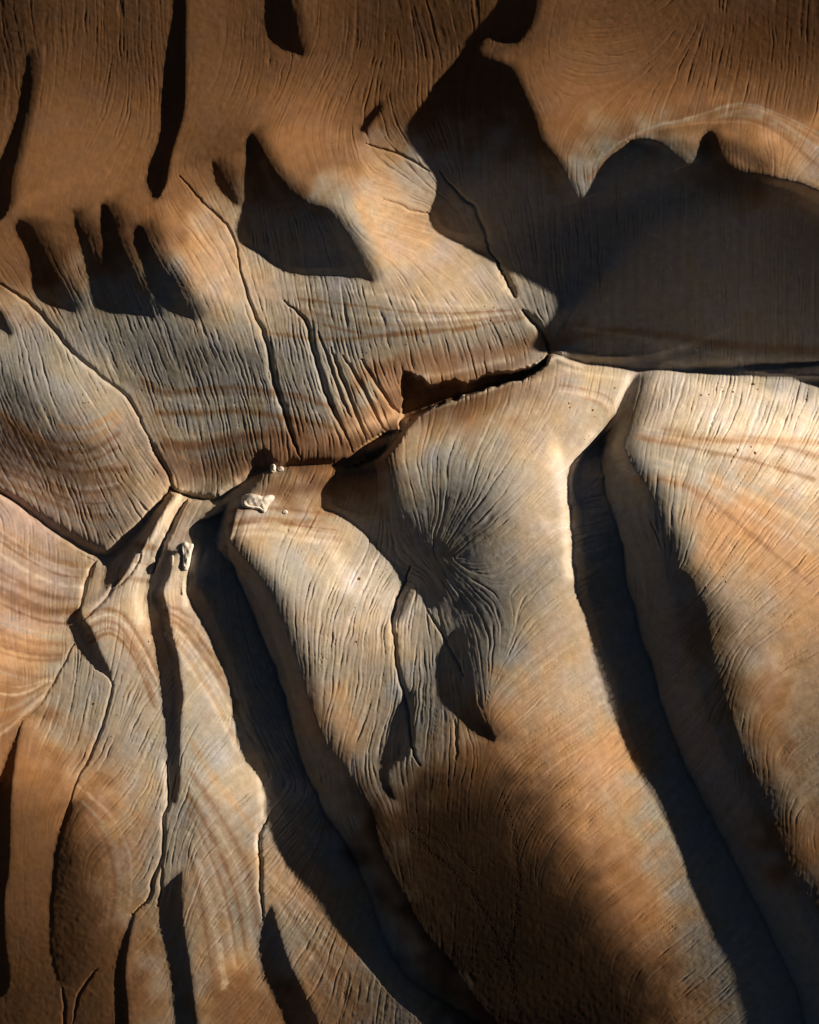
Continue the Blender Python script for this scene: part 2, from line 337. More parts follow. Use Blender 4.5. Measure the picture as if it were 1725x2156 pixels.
# FACETS: faces tilted a little more (>1) or less (<1) towards the sun: (factor, half width, line)
FACETS = [
(.8,32,[350,960,450,985,560,950,680,945]),(.8,20,[20,900,90,970,170,1040,230,1080]),(1.35,9,[382,1038,366,1062,344,1096]),(1.4,6,[320,1140,302,1175,290,1200]),(.6,8,[345,1130,328,1165]),(1.3,8,[290,1310,312,1340]),
(.8,24,[0,0,0,200,10,380]),
(1.45,13,[1168,950,1180,1000,1190,1060,1194,1130,1200,1210]),(1.15,14,[1205,1250,1230,1330,1262,1440]),
(1.45,8,[1325,800,1312,830,1300,862]),(1.15,16,[1225,800,1260,860,1230,910]),
(1.35,10,[372,1045,350,1085,330,1125]),(1.3,14,[292,1195,285,1260,300,1305]),(1.4,7,[388,1160,385,1200,384,1240,400,1280]),
(1.5,6,[342,1605,348,1660,347,1705,338,1740]),(1.3,9,[538,1640,550,1690,552,1720,538,1760,538,1800]),
(1.15,26,[765,410,785,490,820,540]),(.7,18,[838,1000,852,1080,885,1140]),(1.2,12,[850,960,840,990,845,1010]),
(.5,8,[108,927,160,930,200,947]),(.6,14,[0,780,40,830,75,870]),(.7,10,[250,790,300,820,340,835]),
(.6,22,[148,1810,150,1900,155,2000]),(1.35,5,[885,870,960,843,1050,810,1110,794]),
(1.3,6,[360,335,400,312,440,297,500,287]),(.72,12,[405,345,450,325,505,303]),
(1.35,7,[205,780,262,832,290,880,312,925]),(1.25,7,[60,650,105,690,150,745,190,782]),
(1.25,10,[325,965,345,1000,350,1030]),(.7,10,[270,1050,285,1000,270,960]),
(1.3,6,[553,690,560,730,572,790]),(1.25,6,[540,640,548,670]),
(1.3,5,[640,700,655,740,672,800]),(.75,22,[400,760,470,740,540,760]),(1.25,16,[480,620,520,650,545,690]),
(1.2,10,[700,1180,740,1235,800,1290]),(1.25,9,[815,1195,838,1225,830,1270]),(1.3,8,[868,1240,885,1275]),
(.65,10,[895,1170,960,1200,1010,1260]),(.7,12,[900,1120,930,1150,980,1170]),(1.2,10,[930,1130,955,1120,970,1150]),
(.6,10,[960,1250,1000,1290,1025,1330]),(1.3,7,[1000,870,985,900,950,930]),
(1.2,12,[1010,140,1070,120]),(1.3,9,[1500,215,1570,208,1640,235,1700,275]),(.45,18,[1395,290,1430,305,1450,325]),(1.2,8,[1235,335,1245,370,1244,400]),
(.42,20,[1530,310,1565,325,1600,350]),(1.25,14,[1530,280,1600,270,1660,330,1710,380]),
(1.3,10,[1440,805,1560,815,1700,850]),(1.2,10,[1170,758,1240,778,1320,785]),
(1.2,9,[880,340,905,350]),(1.25,10,[985,560,1040,590,1070,615]),(.7,9,[1040,700,1100,720]),
(1.3,5,[158,1362,140,1392,115,1435,85,1488]),(1.3,5,[196,1185,180,1215,172,1250]),
(1.35,5,[336,1750,336,1800,312,1850]),(1.3,5,[143,1690,120,1745]),(1.25,5,[271,1925,258,1955,246,1985]),
(1.25,6,[540,1830,545,1890,546,1930]),(.7,18,[395,1700,400,1750,395,1800]),(1.2,16,[430,1640,470,1680]),
(1.3,9,[862,1600,875,1630,868,1660]),(.7,12,[838,1600,835,1640]),
(1.25,14,[1350,960,1370,1010]),(1.15,24,[1500,900,1600,920,1700,900]),
(.75,20,[1530,1300,1550,1380,1570,1460]),(1.15,16,[1630,1500,1640,1600,1690,1700]),
(.75,9,[100,470,130,480,160,470]),(1.2,12,[90,500,110,540,130,580]),(1.25,8,[262,470,280,530,300,590]),
(1.3,16,[350,520,400,560,430,620]),
]

# CANYON: outline of the deep slot under the serrated crest
CANYON = [838,892,846,876,850,850,847,815,848,783,862,786,874,795,888,797,898,815,926,811,948,800,984,811,1002,800,1034,786,1070,785,1100,782,1140,768,1152,748,1158,752,1145,772,1108,793,1056,807,1020,817,984,831,948,842,912,856,887,868,862,892,846,906]

# SPINES: narrow raised ribs (height, half width, line)
SPINES = [(5,10,[378,1040,360,1065,338,1098,318,1135,300,1160]),(5,7,[395,1180,388,1210,386,1250]),
(3,5,[60,1075,100,1122,150,1150,200,1178]),(4,6,[1163,745,1185,760,1230,775]),(3,6,[508,1050,500,1075,492,1110,486,1135])]
PHI, ELEV = math.radians(21.0), math.radians(17.0)      # sun: bearing north of east, height
TAN = math.tan(ELEV)
SX, SY = math.cos(PHI), -math.sin(PHI)                  # towards the sun on the map (y south)
STEP = 5.0
X0, X1, Y0, Y1 = -150.0, 1875.0, -150.0, 2306.0
rng = np.random.default_rng(7)

def rows(s): return [l.split() for l in s.strip().split('\n')]
def chars(s): return [list(l.strip()[:25]) for l in s.strip().split('\n')]
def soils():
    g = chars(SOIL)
    for j in range(24, 31):                                 # darkest brown on the great southern slope
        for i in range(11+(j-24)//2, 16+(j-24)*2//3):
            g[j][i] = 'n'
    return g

def smooth_line(p, closed, n=2):
    p = np.asarray(p, float).reshape(-1, 2)
    for _ in range(n):
        q = np.roll(p, -1, 0) if closed else p[1:]
        a = p if closed else p[:-1]
        m = np.stack([a*.75+q*.25, a*.25+q*.75], 1).reshape(-1, 2)
        p = m if closed else np.vstack([p[:1], m, p[-1:]])
    return p

def box(a, r, ax):
    if r < 1: return a
    a = np.moveaxis(a, ax, 0)
    pad = np.concatenate([np.repeat(a[:1], r+1, 0), a, np.repeat(a[-1:], r, 0)])
    c = np.cumsum(pad, 0, dtype=np.float64)
    o = (c[2*r+1:]-c[:-2*r-1])/(2*r+1)
    return np.moveaxis(o.astype(a.dtype), 0, ax)

def blur(a, s):
    r = max(1, int(round(s*1.0)))
    for _ in range(3): a = box(box(a, r, 0), r, 1)
    return a

def cubic_w(t):
    return np.stack([-.5*t+t*t-.5*t**3, 1-2.5*t*t+1.5*t**3, .5*t+2*t*t-1.5*t**3, -.5*t*t+.5*t**3])
def bspl_w(t):
    return np.stack([(1-t)**3, 3*t**3-6*t*t+4, -3*t**3+3*t*t+3*t+1, t**3])/6
def resample(a, fy, fx, w=cubic_w):
    """separable sampling of grid a at fractional row list fy and column list fx"""
    def one(a, f):
        n = a.shape[0]; f = np.clip(f, 0, n-1); i = np.floor(f).astype(int); t = f-i; ww = w(t)
        o = 0
        for k in range(4):
            o = o + a[np.clip(i+k-1, 0, n-1)]*ww[k].reshape(-1, *([1]*(a.ndim-1)))
        return o
    a = one(a, fy)
    return np.moveaxis(one(np.moveaxis(a, 1, 0), fx), 0, 1)

def bilin(a, y, x):
    h, w = a.shape
    x = np.clip(x, 0, w-1.001); y = np.clip(y, 0, h-1.001)
    xi = x.astype(np.int32); yi = y.astype(np.int32); fx = x-xi; fy = y-yi
    a00 = a[yi, xi]; a01 = a[yi, xi+1]; a10 = a[yi+1, xi]; a11 = a[yi+1, xi+1]
    return (a00*(1-fx)+a01*fx)*(1-fy)+(a10*(1-fx)+a11*fx)*fy

def band_noise(shape, lo, hi, seed):
    """gaussian noise with wavelengths between lo and hi samples"""
    r = np.random.default_rng(seed)
    n = r.standard_normal(shape).astype(np.float32)
    F = np.fft.rfft2(n)
    fy = np.fft.fftfreq(shape[0])[:, None]; fx = np.fft.rfftfreq(shape[1])[None]
    f = np.hypot(fx, fy)
    F *= np.exp(-(f*lo)**2*.7)*(1-np.exp(-(f*hi)**2*.7))
    o = np.fft.irfft2(F, shape).astype(np.float32)
    return o/o.std()

def ring_noise(shape, wave, spread, seed):
    """gaussian noise of one dominant wavelength (samples)"""
    n = np.random.default_rng(seed).standard_normal(shape).astype(np.float32)
    F = np.fft.rfft2(n)
    f = np.hypot(np.fft.fftfreq(shape[0])[:, None], np.fft.rfftfreq(shape[1])[None])*wave
    F *= np.exp(-((f-1)/spread)**2)
    o = np.fft.irfft2(F, shape).astype(np.float32)
    return o/o.std()

def cells(table):
    """station table -> smooth coarse grid over the whole domain"""
    gx = np.arange(X0, X1+.1, STEP); gy = np.arange(Y0, Y1+.1, STEP)
    return resample(table, (gy-34.5)/69.0, (gx-34.5)/69.0, bspl_w)

def line_dist(line, X, Y, reach, taper=False):
    """distance of grid nodes (1-D coordinate lists X, Y) to a polyline, inf beyond reach; also side and run"""
    D = np.full((len(Y), len(X)), 1e9, np.float32)
    n = len(line)-1
    for k, (a, b) in enumerate(zip(line[:-1], line[1:])):
        x0, x1 = sorted((a[0], b[0])); y0, y1 = sorted((a[1], b[1]))
        i0, i1 = np.searchsorted(X, x0-reach), np.searchsorted(X, x1+reach)
        j0, j1 = np.searchsorted(Y, y0-reach), np.searchsorted(Y, y1+reach)
        if i1 <= i0 or j1 <= j0: continue
        gx = X[None, i0:i1]-a[0]; gy = Y[j0:j1, None]-a[1]; d = b-a; L = max(d@d, 1e-9)
        t = np.clip((gx*d[0]+gy*d[1])/L, 0, 1)
        tp = np.clip(min(k+1, n-k)/(n*.3+1), .3, 1) if taper else 1
        D[j0:j1, i0:i1] = np.minimum(D[j0:j1, i0:i1], np.hypot(gx-t*d[0], gy-t*d[1])/tp)
    return D

# ------------------------------------------------------------ hollows in a frame turned towards the sun
RS = 2.0
cx, cy = (X0+X1)/2, (Y0+Y1)/2
R = 1700.0
nu = int(2*R/RS)
U = -R+RS*np.arange(nu)
def to_uv(x, y): return (x-cx)*SX+(y-cy)*SY, -(x-cx)*SY+(y-cy)*SX
def hollows():
    mask = np.zeros((nu, nu), bool)                       # [v, u]
    soft = np.zeros((nu, nu), np.float32)
    for s, pts in HOLLOWS:
        p = smooth_line(pts, True, 2)
        u, v = to_uv(p[:, 0], p[:, 1])
        u = (u+R)/RS; v = (v+R)/RS
        j0, j1 = int(max(0, v.min())), int(min(nu-1, v.max()+1))
        i0, i1 = int(max(0, u.min())), int(min(nu-1, u.max()+1))
        gv = np.arange(j0, j1)+.003
        ins = np.zeros((j1-j0, i1-i0), np.int32)
        for k in range(len(u)):
            ua, va, ub, vb = u[k], v[k], u[k-1], v[k-1]
            lo, hi = min(va, vb), max(va, vb)
            a = int(np.searchsorted(gv, lo)); b = int(np.searchsorted(gv, hi))
            if b <= a: continue
            xs = ua+(gv[a:b]-va)*(ub-ua)/(vb-va)
            ci = np.clip(np.ceil(xs).astype(int)-i0, 0, i1-i0)
            ok = ci < i1-i0
            np.add.at(ins, (np.arange(a, b)[ok], ci[ok]), 1)
        ins = (np.cumsum(ins, 1) % 2).astype(bool)
        mask[j0:j1, i0:i1] |= ins
        sm = soft[j0:j1, i0:i1]; sm[ins] = np.maximum(sm[ins], s)
    idx = np.broadcast_to(np.arange(nu, dtype=np.float32), (nu, nu))
    last = np.maximum.accumulate(np.where(~mask, idx, -1e6), 1)      # last lit sample down-sun
    b = np.where(mask, idx-last, 0)*RS
    nxt = np.minimum.accumulate(np.where(~mask, idx, 1e6)[:, ::-1], 1)[:, ::-1]
    a = np.where(mask, nxt-idx, 0)*RS
    a = np.clip(a, 0, 1500); b = np.clip(b, 0, 1500)
    # softness carried up-sun out of the hollow, for the rounded crest
    lastin = np.maximum.accumulate(np.where(mask, idx, -1e6), 1)
    dist = np.where(mask, 0, idx-lastin)*RS
    sidx = np.clip(lastin, 0, nu-1).astype(int)
    sf = np.take_along_axis(soft, sidx, 1)
    crest = np.where(mask, 0, np.clip(dist/np.maximum(2.2*sf, .1), 0, 1)).astype(np.float32)
    rel = np.clip(soft/12, .25, 1.2)
    t = a/np.maximum(a+b, 1e-3)
    dip = np.where(mask, t**(.25+rel)*b*.55*TAN, 0)
    dip = np.minimum(dip, 70).astype(np.float32)
    w = np.clip(np.minimum(a, b)/45, 0, 1).astype(np.float32)
    dip = dip*(1-w)+blur(dip, 9)*w
    return mask.astype(np.float32), dip, crest, np.minimum(a, b).astype(np.float32)

def crossfade(a, X, Y):
    """sample a turned grid on map nodes"""
    x, y = np.meshgrid(X, Y)
    u, v = to_uv(x, y)
    return bilin(a, (v+R)/RS, (u+R)/RS).astype(np.float32)

# ------------------------------------------------------------ heights from slopes
def solve(p, wd, tx, ty, wf, h, iters):
    """least squares heights: slope to the sun = p, no fall across the rills (tx, ty across)"""
    def gx(h): return .5*(h[:-1, 1:]-h[:-1, :-1]+h[1:, 1:]-h[1:, :-1])
    def gy(h): return .5*(h[1:, :-1]-h[:-1, :-1]+h[1:, 1:]-h[:-1, 1:])
    def gxT(g, o):
        g = .5*g; o[:-1, 1:] += g; o[:-1, :-1] -= g; o[1:, 1:] += g; o[1:, :-1] -= g
    def gyT(g, o):
        g = .5*g; o[1:, :-1] += g; o[:-1, :-1] -= g; o[1:, 1:] += g; o[:-1, 1:] -= g
    ws, wz = .12, 2e-4
    def A(h):
        o = wz*h
        a, b = gx(h), gy(h)
        r1 = wd*(SX*a+SY*b); r2 = wf*(tx*a+ty*b)
        gxT(SX*r1+tx*r2, o); gyT(SY*r1+ty*r2, o)
        l = h[:, 2:]-2*h[:, 1:-1]+h[:, :-2]; l = l*ws
        o[:, 2:] += l; o[:, 1:-1] -= 2*l; o[:, :-2] += l
        l = h[2:]-2*h[1:-1]+h[:-2]; l = l*ws*2.5
        o[2:] += l; o[1:-1] -= 2*l; o[:-2] += l
        l = (h[1:, 1:]-h[1:, :-1]-h[:-1, 1:]+h[:-1, :-1])*ws*2
        o[1:, 1:] += l; o[1:, :-1] -= l; o[:-1, 1:] -= l; o[:-1, :-1] += l
        return o
    rhs = np.zeros_like(h); gxT(SX*wd*p, rhs); gyT(SY*wd*p, rhs)
    r = rhs-A(h); d = r.copy(); rr = (r*r).sum()
    for _ in range(iters):
        q = A(d); al = rr/(d*q).sum(); h = h+al*d; r = r-al*q
        r2 = (r*r).sum(); d = r+d*(r2/rr); rr = r2
    return h

LIN = lambda c: (c/12.92) if c <= .04045 else ((c+.055)/1.055)**2.4
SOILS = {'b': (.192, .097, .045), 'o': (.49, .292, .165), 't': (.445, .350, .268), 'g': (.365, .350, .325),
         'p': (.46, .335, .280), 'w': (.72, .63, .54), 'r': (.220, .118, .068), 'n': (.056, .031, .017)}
KEXP = 1.55

def build():
    t0 = time.time()
    gx = np.arange(X0, X1+.1, STEP); gy = np.arange(Y0, Y1+.1, STEP)
    tone = np.array(rows(TONE), float)
    known = tone > 0
    lin = np.where(known, ((tone/100+.055)/1.055)**2.4, 0)
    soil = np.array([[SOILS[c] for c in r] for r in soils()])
    lum = np.maximum(soil@np.array([.25, .65, .10]), .085)
    L = np.where(known, lin/lum/KEXP, 0)
    w = known.astype(float)
    for _ in range(400):                                   # unknown stations take their neighbours' slope
        s = np.pad(L, 1, 'edge'); n = (s[:-2, 1:-1]+s[2:, 1:-1]+s[1:-1, :-2]+s[1:-1, 2:])/4
        L = np.where(known, L, n)
    L = L*(np.maximum(L, .02)/.40)**.35
    L = np.clip(L, .012, .97)
    Lc = np.clip(cells(L), .02, .9)
    mask, dip, crest, inner = hollows()
    m = crossfade(mask, gx, gy); cr = crossfade(crest, gx, gy)
    cr = cr*cr*(3-2*cr)
    fac = np.zeros_like(Lc)
    for f, w, pts in FACETS:
        D = line_dist(smooth_line(pts, False, 2), gx, gy, w*3)
        fac += math.log(f)*np.exp(-(np.minimum(D, 1e4)/w)**2)
    Lc = Lc*np.exp(fac)*(.12+.88*cr)
    Lc = np.clip(Lc, .015, .97)
    p = (math.sin(ELEV)-Lc*1.04)/math.cos(ELEV)
    p = np.clip(p, -.95, TAN)
    lit = m < .5
    print('mean slope lit', p[lit].mean(), 'shade share', 1-lit.mean())
    bias = 0
    p = np.where(lit, p, TAN)
    mid = lambda a: .25*(a[1:, 1:]+a[1:, :-1]+a[:-1, 1:]+a[:-1, :-1])
    run = np.radians(np.array(rows(RUN), float)*10)
    c2 = cells(np.cos(2*run)); s2 = cells(np.sin(2*run))
    ang = .5*np.arctan2(s2, c2)                            # rills run (cos, -sin) on the map
    rill = np.clip(cells(np.array([[int(c) for c in r] for r in chars(RILL)], float)), 0, 9)
    coh = np.hypot(c2, s2)
    tx, ty = np.sin(ang), np.cos(ang)
    P, TX, TY = mid(p), mid(tx), mid(ty)
    n = np.hypot(TX, TY); TX /= n; TY /= n
    WF = mid(np.clip(rill/6, 0.03, 1)*.10*coh)
    WD = np.ones_like(P)
    # coarse to fine
    def down(a, k):
        H, W = a.shape[0]//k*k, a.shape[1]//k*k
        return a[:H, :W].reshape(H//k, k, W//k, k).mean((1, 3))
    h = None
    for k, it in ((8, 900), (4, 700), (2, 500), (1, 260)):
        Pk, Xk, Yk, Fk, Dk = (down(a, k) for a in (P, TX, TY, WF, WD))
        sh = (Pk.shape[0]+1, Pk.shape[1]+1)
        if h is None: h = np.zeros(sh)
        else:
            h = resample(h, np.arange(sh[0])/2, np.arange(sh[1])/2)*2
        h = solve(Pk, Dk, Xk, Yk, Fk, h, it)
    E = mid(np.where(lit, 1, 4.0))
    for _ in range(2):                                     # a slope that also falls sideways faces the sun less
        ay = np.gradient(h, axis=0); ax = np.gradient(h, axis=1)
        g2 = blur((ax*ax+ay*ay), 2)
        pl = (math.sin(ELEV)-Lc*np.clip(np.sqrt(1+g2), 1, 1.5))/math.cos(ELEV)
        P = mid(np.where(lit, np.clip(pl, -1.05, TAN), TAN))
        h = solve(P, WD*E, TX, TY, WF, h, 150)
    Q = P.copy()
    for _ in range(5):                                     # hand the smoothed-away slope back
        ach = SX*.5*(h[:-1, 1:]-h[:-1, :-1]+h[1:, 1:]-h[1:, :-1])+SY*.5*(h[1:, :-1]-h[:-1, :-1]+h[1:, 1:]-h[:-1, 1:])
        Q = Q+(P-ach)*.8
        h = solve(Q, WD*E, TX, TY, WF, h, 140)
    h = h*STEP
    inn = np.clip(crossfade(inner, gx, gy)/25, 0, 1)        # shaded banks slump to an even slope, never rising into the light
    raw = h.copy()
    for _ in range(90):
        n = np.pad(h, 1, 'edge')
        lo = np.minimum(np.minimum(n[:-2, 1:-1], n[2:, 1:-1]), np.minimum(n[1:-1, :-2], n[1:-1, 2:]))+.62*STEP
        h = np.where(inn > 0, np.minimum(h, lo), h)
    h = np.minimum(raw, blur(h, 4))*inn+raw*(1-inn)
    h -= h.mean()
    print('solve', round(time.time()-t0, 1), 'h', h.min(), h.max())
    return dict(gx=gx, gy=gy, h=h, m=m, ang=ang, rill=rill, L=Lc, dipR=dip, maskR=mask, innerR=inner)

def lic(noise, vx, vy, n):
    """smear noise along the rill field (unit steps of one sample)"""
    H, W = noise.shape
    acc = noise.copy(); f = noise.ravel()
    jj, ii = np.meshgrid(np.arange(H, dtype=np.float32), np.arange(W, dtype=np.float32), indexing='ij')
    vxf, vyf = vx.ravel(), vy.ravel()
    for sgn in (1, -1):
        x, y = ii.copy(), jj.copy(); px, py = None, None
        for s in range(n):
            k = (np.clip(y+.5, 0, H-1).astype(np.int32)*W+np.clip(x+.5, 0, W-1).astype(np.int32))
            ax, ay = vxf[k]*sgn, vyf[k]*sgn
            if px is not None:
                fl = np.where(ax*px+ay*py < 0, np.float32(-1), np.float32(1)); ax = ax*fl; ay = ay*fl
            px, py = ax, ay
            x = x+ax; y = y+ay
            k = (np.clip(y+.5, 0, H-1).astype(np.int32)*W+np.clip(x+.5, 0, W-1).astype(np.int32))
            acc += f[k]*np.float32(.5+.5*math.cos(math.pi*s/n))
    return acc

def detail(T, FX, FY, fine):
    """everything on the final core grid FX x FY (spacing fine)"""
    t0 = time.time()
    fx = (FX-X0)/STEP; fy = (FY-Y0)/STEP
    S = lambda a: resample(a, fy, fx).astype(np.float32)
    h = S(T['h'])
    dip = crossfade(T['dipR'], FX, FY)
    h -= dip
    c2, s2 = S(np.cos(2*T['ang'])), S(np.sin(2*T['ang']))
    H, W = h.shape
    wob = band_noise((H, W), 30/fine, 90/fine, 3)*.085+band_noise((H, W), 14/fine, 30/fine, 4)*.035
    ang = .5*np.arctan2(s2, c2)+wob
    vx, vy = np.cos(ang).astype(np.float32), -np.sin(ang).astype(np.float32)
    rill = S(T['rill'])
    amp = (np.clip(rill-.7, 0, 9)/8.3)**.85
    vary = 1+.28*band_noise((H, W), 60/fine, 200/fine, 11)
    amp = amp*np.clip(vary, .25, 1.9)
    tot = np.zeros_like(h)
    vary2 = band_noise((H, W), 50/fine, 160/fine, 12)
    for wave, spread, n, a, thr, seed in ((26, .35, 150, .75, .8, 21), (8.2, .30, 230, .95, -.45, 22), (6.0, .3, 60, .10, 0, 23)):
        q = lic(ring_noise((H, W), wave/fine, spread, seed), vx, vy, int(n/fine))
        for ax in (0, 1): q = .5*q+.25*(np.roll(q, 1, ax)+np.roll(q, -1, ax))
        q /= q.std()
        if wave == 8.2:
            q = q/np.sqrt(blur(q*q, wave*1.1/fine)+.08)      # even spacing, even depth
            q = q*(1+.22*vary2)
        if wave > 20: streak = q.copy(); q = q+.35*vary2
        if wave == 8.2: tot -= a*1.35*np.exp(1.3*(np.clip(q, -3, 1.7)-1.4))
        else: tot -= a*np.clip(q-thr, 0, 2.4)**1.15
    T['streak'] = streak
    print('lic', round(time.time()-t0, 1))
    inner = crossfade(T['innerR'], FX, FY)
    h += tot*amp*(.68+1.25*S(T['L']))*(1+1.2*np.clip(inner/60, 0, 1))
    # ravines
    rav = np.zeros_like(h)
    for d, w, pts in RAVINES:
        ln = smooth_line(pts, False, 2)
        if w < 0:                                          # broad V-shaped valley floor inside a hollow
            D = line_dist(ln+rng.standard_normal(ln.shape)*1.2, FX, FY, -w)
            g = d*np.clip(1+D/w, 0, 1)**1.3*np.clip(inner/30, 0, 1)
            rav = np.maximum(rav, g+3*np.exp(-(np.minimum(D, 1e4)/4)**2)*np.clip(inner/10, 0, 1))
            continue
        ln = ln+rng.standard_normal(ln.shape)*.9
        D = line_dist(ln, FX, FY, w*3.5, True)
        s = np.clip(1-D/(w*3.5), 0, 1)
        rav = np.maximum(rav, d*(np.exp(-(np.minimum(D, 1e4)/w)**2*.9)*.6+.4*s**2.2))
    for d, w, pts in SPINES:
        D = line_dist(smooth_line(pts, False, 2), FX, FY, w*3, True)
        h += d*np.exp(-(np.minimum(D, 1e4)/w)**2)
    # the deep slot
    p = smooth_line(CANYON, True, 1)
    ph = np.arange(len(p)); p = p+np.stack([np.sin(ph*1.9)*1.5, np.sin(ph*2.7+1)*2.2], 1)
    bx = (FX > 820) & (FX < 1170); by = (FY > 735) & (FY < 915)
    xs, ys = np.meshgrid(FX[bx], FY[by])
    teeth = 3.2*np.abs(((xs*.93-ys*.37)/9.5+.35*np.sin(xs*.11)) % 2-1)
    ys2 = ys+np.where(ys < 812-.15*(xs-950), teeth, teeth*.25)-1
    ins = np.zeros(xs.shape, bool)
    for k in range(len(p)):
        (xa, ya), (xb, yb) = p[k-1], p[k]
        c = ((ya > ys2) != (yb > ys2)) & (xs < (xb-xa)*(ys2-ya)/((yb-ya) if yb != ya else 1e-9)+xa)
        ins ^= c
    g = blur(ins.astype(np.float32), 1)*45
    sub = rav[np.ix_(by, bx)]; rav[np.ix_(by, bx)] = np.maximum(sub, g)
    h -= rav
    # trails
    tr = np.zeros_like(h)
    for pts in TRACKS:
        ln = smooth_line(pts, False, 2)
        D = line_dist(ln, FX, FY, 16)
        tr = np.maximum(tr, np.exp(-(D/5)**2))
    pit = band_noise((H, W), 3.2/fine, 7/fine, 31)
    h -= tr*np.clip(pit-.3, 0, 2)*.9
    h += band_noise((H, W), 2.2/fine, 5/fine, 33)*.05+band_noise((H, W), 16/fine, 60/fine, 34)*.08
    return h, dip, amp, tot, rav

def soil_colour(T, FX, FY, fine, h0):
    S25 = soils()
    gx, gy = T['gx'], T['gy']
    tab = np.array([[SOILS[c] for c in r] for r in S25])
    gr = np.log(tab)
    # stations jittered by warped lookup so soil borders wander
    wx = band_noise((len(gy), len(gx)), 14, 40, 51)*14
    wy = band_noise((len(gy), len(gx)), 14, 40, 52)*14
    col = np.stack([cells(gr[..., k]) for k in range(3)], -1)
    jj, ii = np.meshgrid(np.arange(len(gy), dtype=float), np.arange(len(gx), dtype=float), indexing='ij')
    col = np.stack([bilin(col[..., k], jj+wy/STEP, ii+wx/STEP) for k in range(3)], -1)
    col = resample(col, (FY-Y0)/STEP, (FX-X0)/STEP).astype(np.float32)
    warp = band_noise((len(FY), len(FX)), 30/fine, 120/fine, 61)*5+band_noise((len(FY), len(FX)), 6/fine, 14/fine, 62)*1.2
    beds = list(BEDS_AND_SHADING)
    r = np.random.default_rng(5)
    for n, w, s, A, B in FANS:
        la, lb = (smooth_line(q, False, 2) for q in (A, B))
        ta = np.linspace(0, 1, 24)
        pa = np.stack([np.interp(ta, np.linspace(0, 1, len(la)), la[:, k]) for k in (0, 1)], 1)
        pb = np.stack([np.interp(ta, np.linspace(0, 1, len(lb)), lb[:, k]) for k in (0, 1)], 1)
        for k in range(n):
            f = (k+r.uniform(.1, .9))/n
            beds.append((w*r.uniform(.5, 1.4), r.choice(list('rrowgw')), s*1.35*r.uniform(.6, 1.2), (pa*(1-f)+pb*f).ravel()))
    for w, c, s, pts in beds:
        ln = smooth_line(pts, False, 2)
        D = line_dist(ln, FX, FY, w*2.6+10)
        D = np.where(D < 1e8, np.maximum(D+warp*.22, 0), D)
        f = s*np.exp(-(np.clip(D, 0, 1e3)/w)**2*1.2)
        target = np.log(np.array(SOILS[c], np.float32))
        col = col*(1-f[..., None])+target*f[..., None]
    # faint tilted bedding: outcrop lines follow the height of the slope
    z = h0+warp*.8
    bed = (np.sin(z*.62)+.7*np.sin(z*1.31+1.7)+.5*np.sin(z*2.3+.4))*.5
    reg = np.clip(band_noise((len(FY), len(FX)), 90/fine, 400/fine, 63)*.5+.6, 0, 1.3)
    brn = np.clip((col[..., 2]-math.log(.07))/1.0, 0, 1)
    k = bed*reg*brn
    col += np.stack([k*.045, k*.085, k*.12], -1)
    blot = band_noise((len(FY), len(FX)), 20/fine, 90/fine, 64)*.04
    hue = band_noise((len(FY), len(FX)), 80/fine, 300/fine, 66)*.05
    col += np.stack([blot+hue*.3, blot, blot-hue], -1)
    stk = T['streak']*(.4+.6*np.clip(S_rill(T, FX, FY)/5, 0, 1))
    col += np.stack([stk*.035, stk*.045, stk*.06], -1)
    return np.exp(col)

def S_rill(T, FX, FY):
    return resample(T['rill'], (FY-Y0)/STEP, (FX-X0)/STEP)

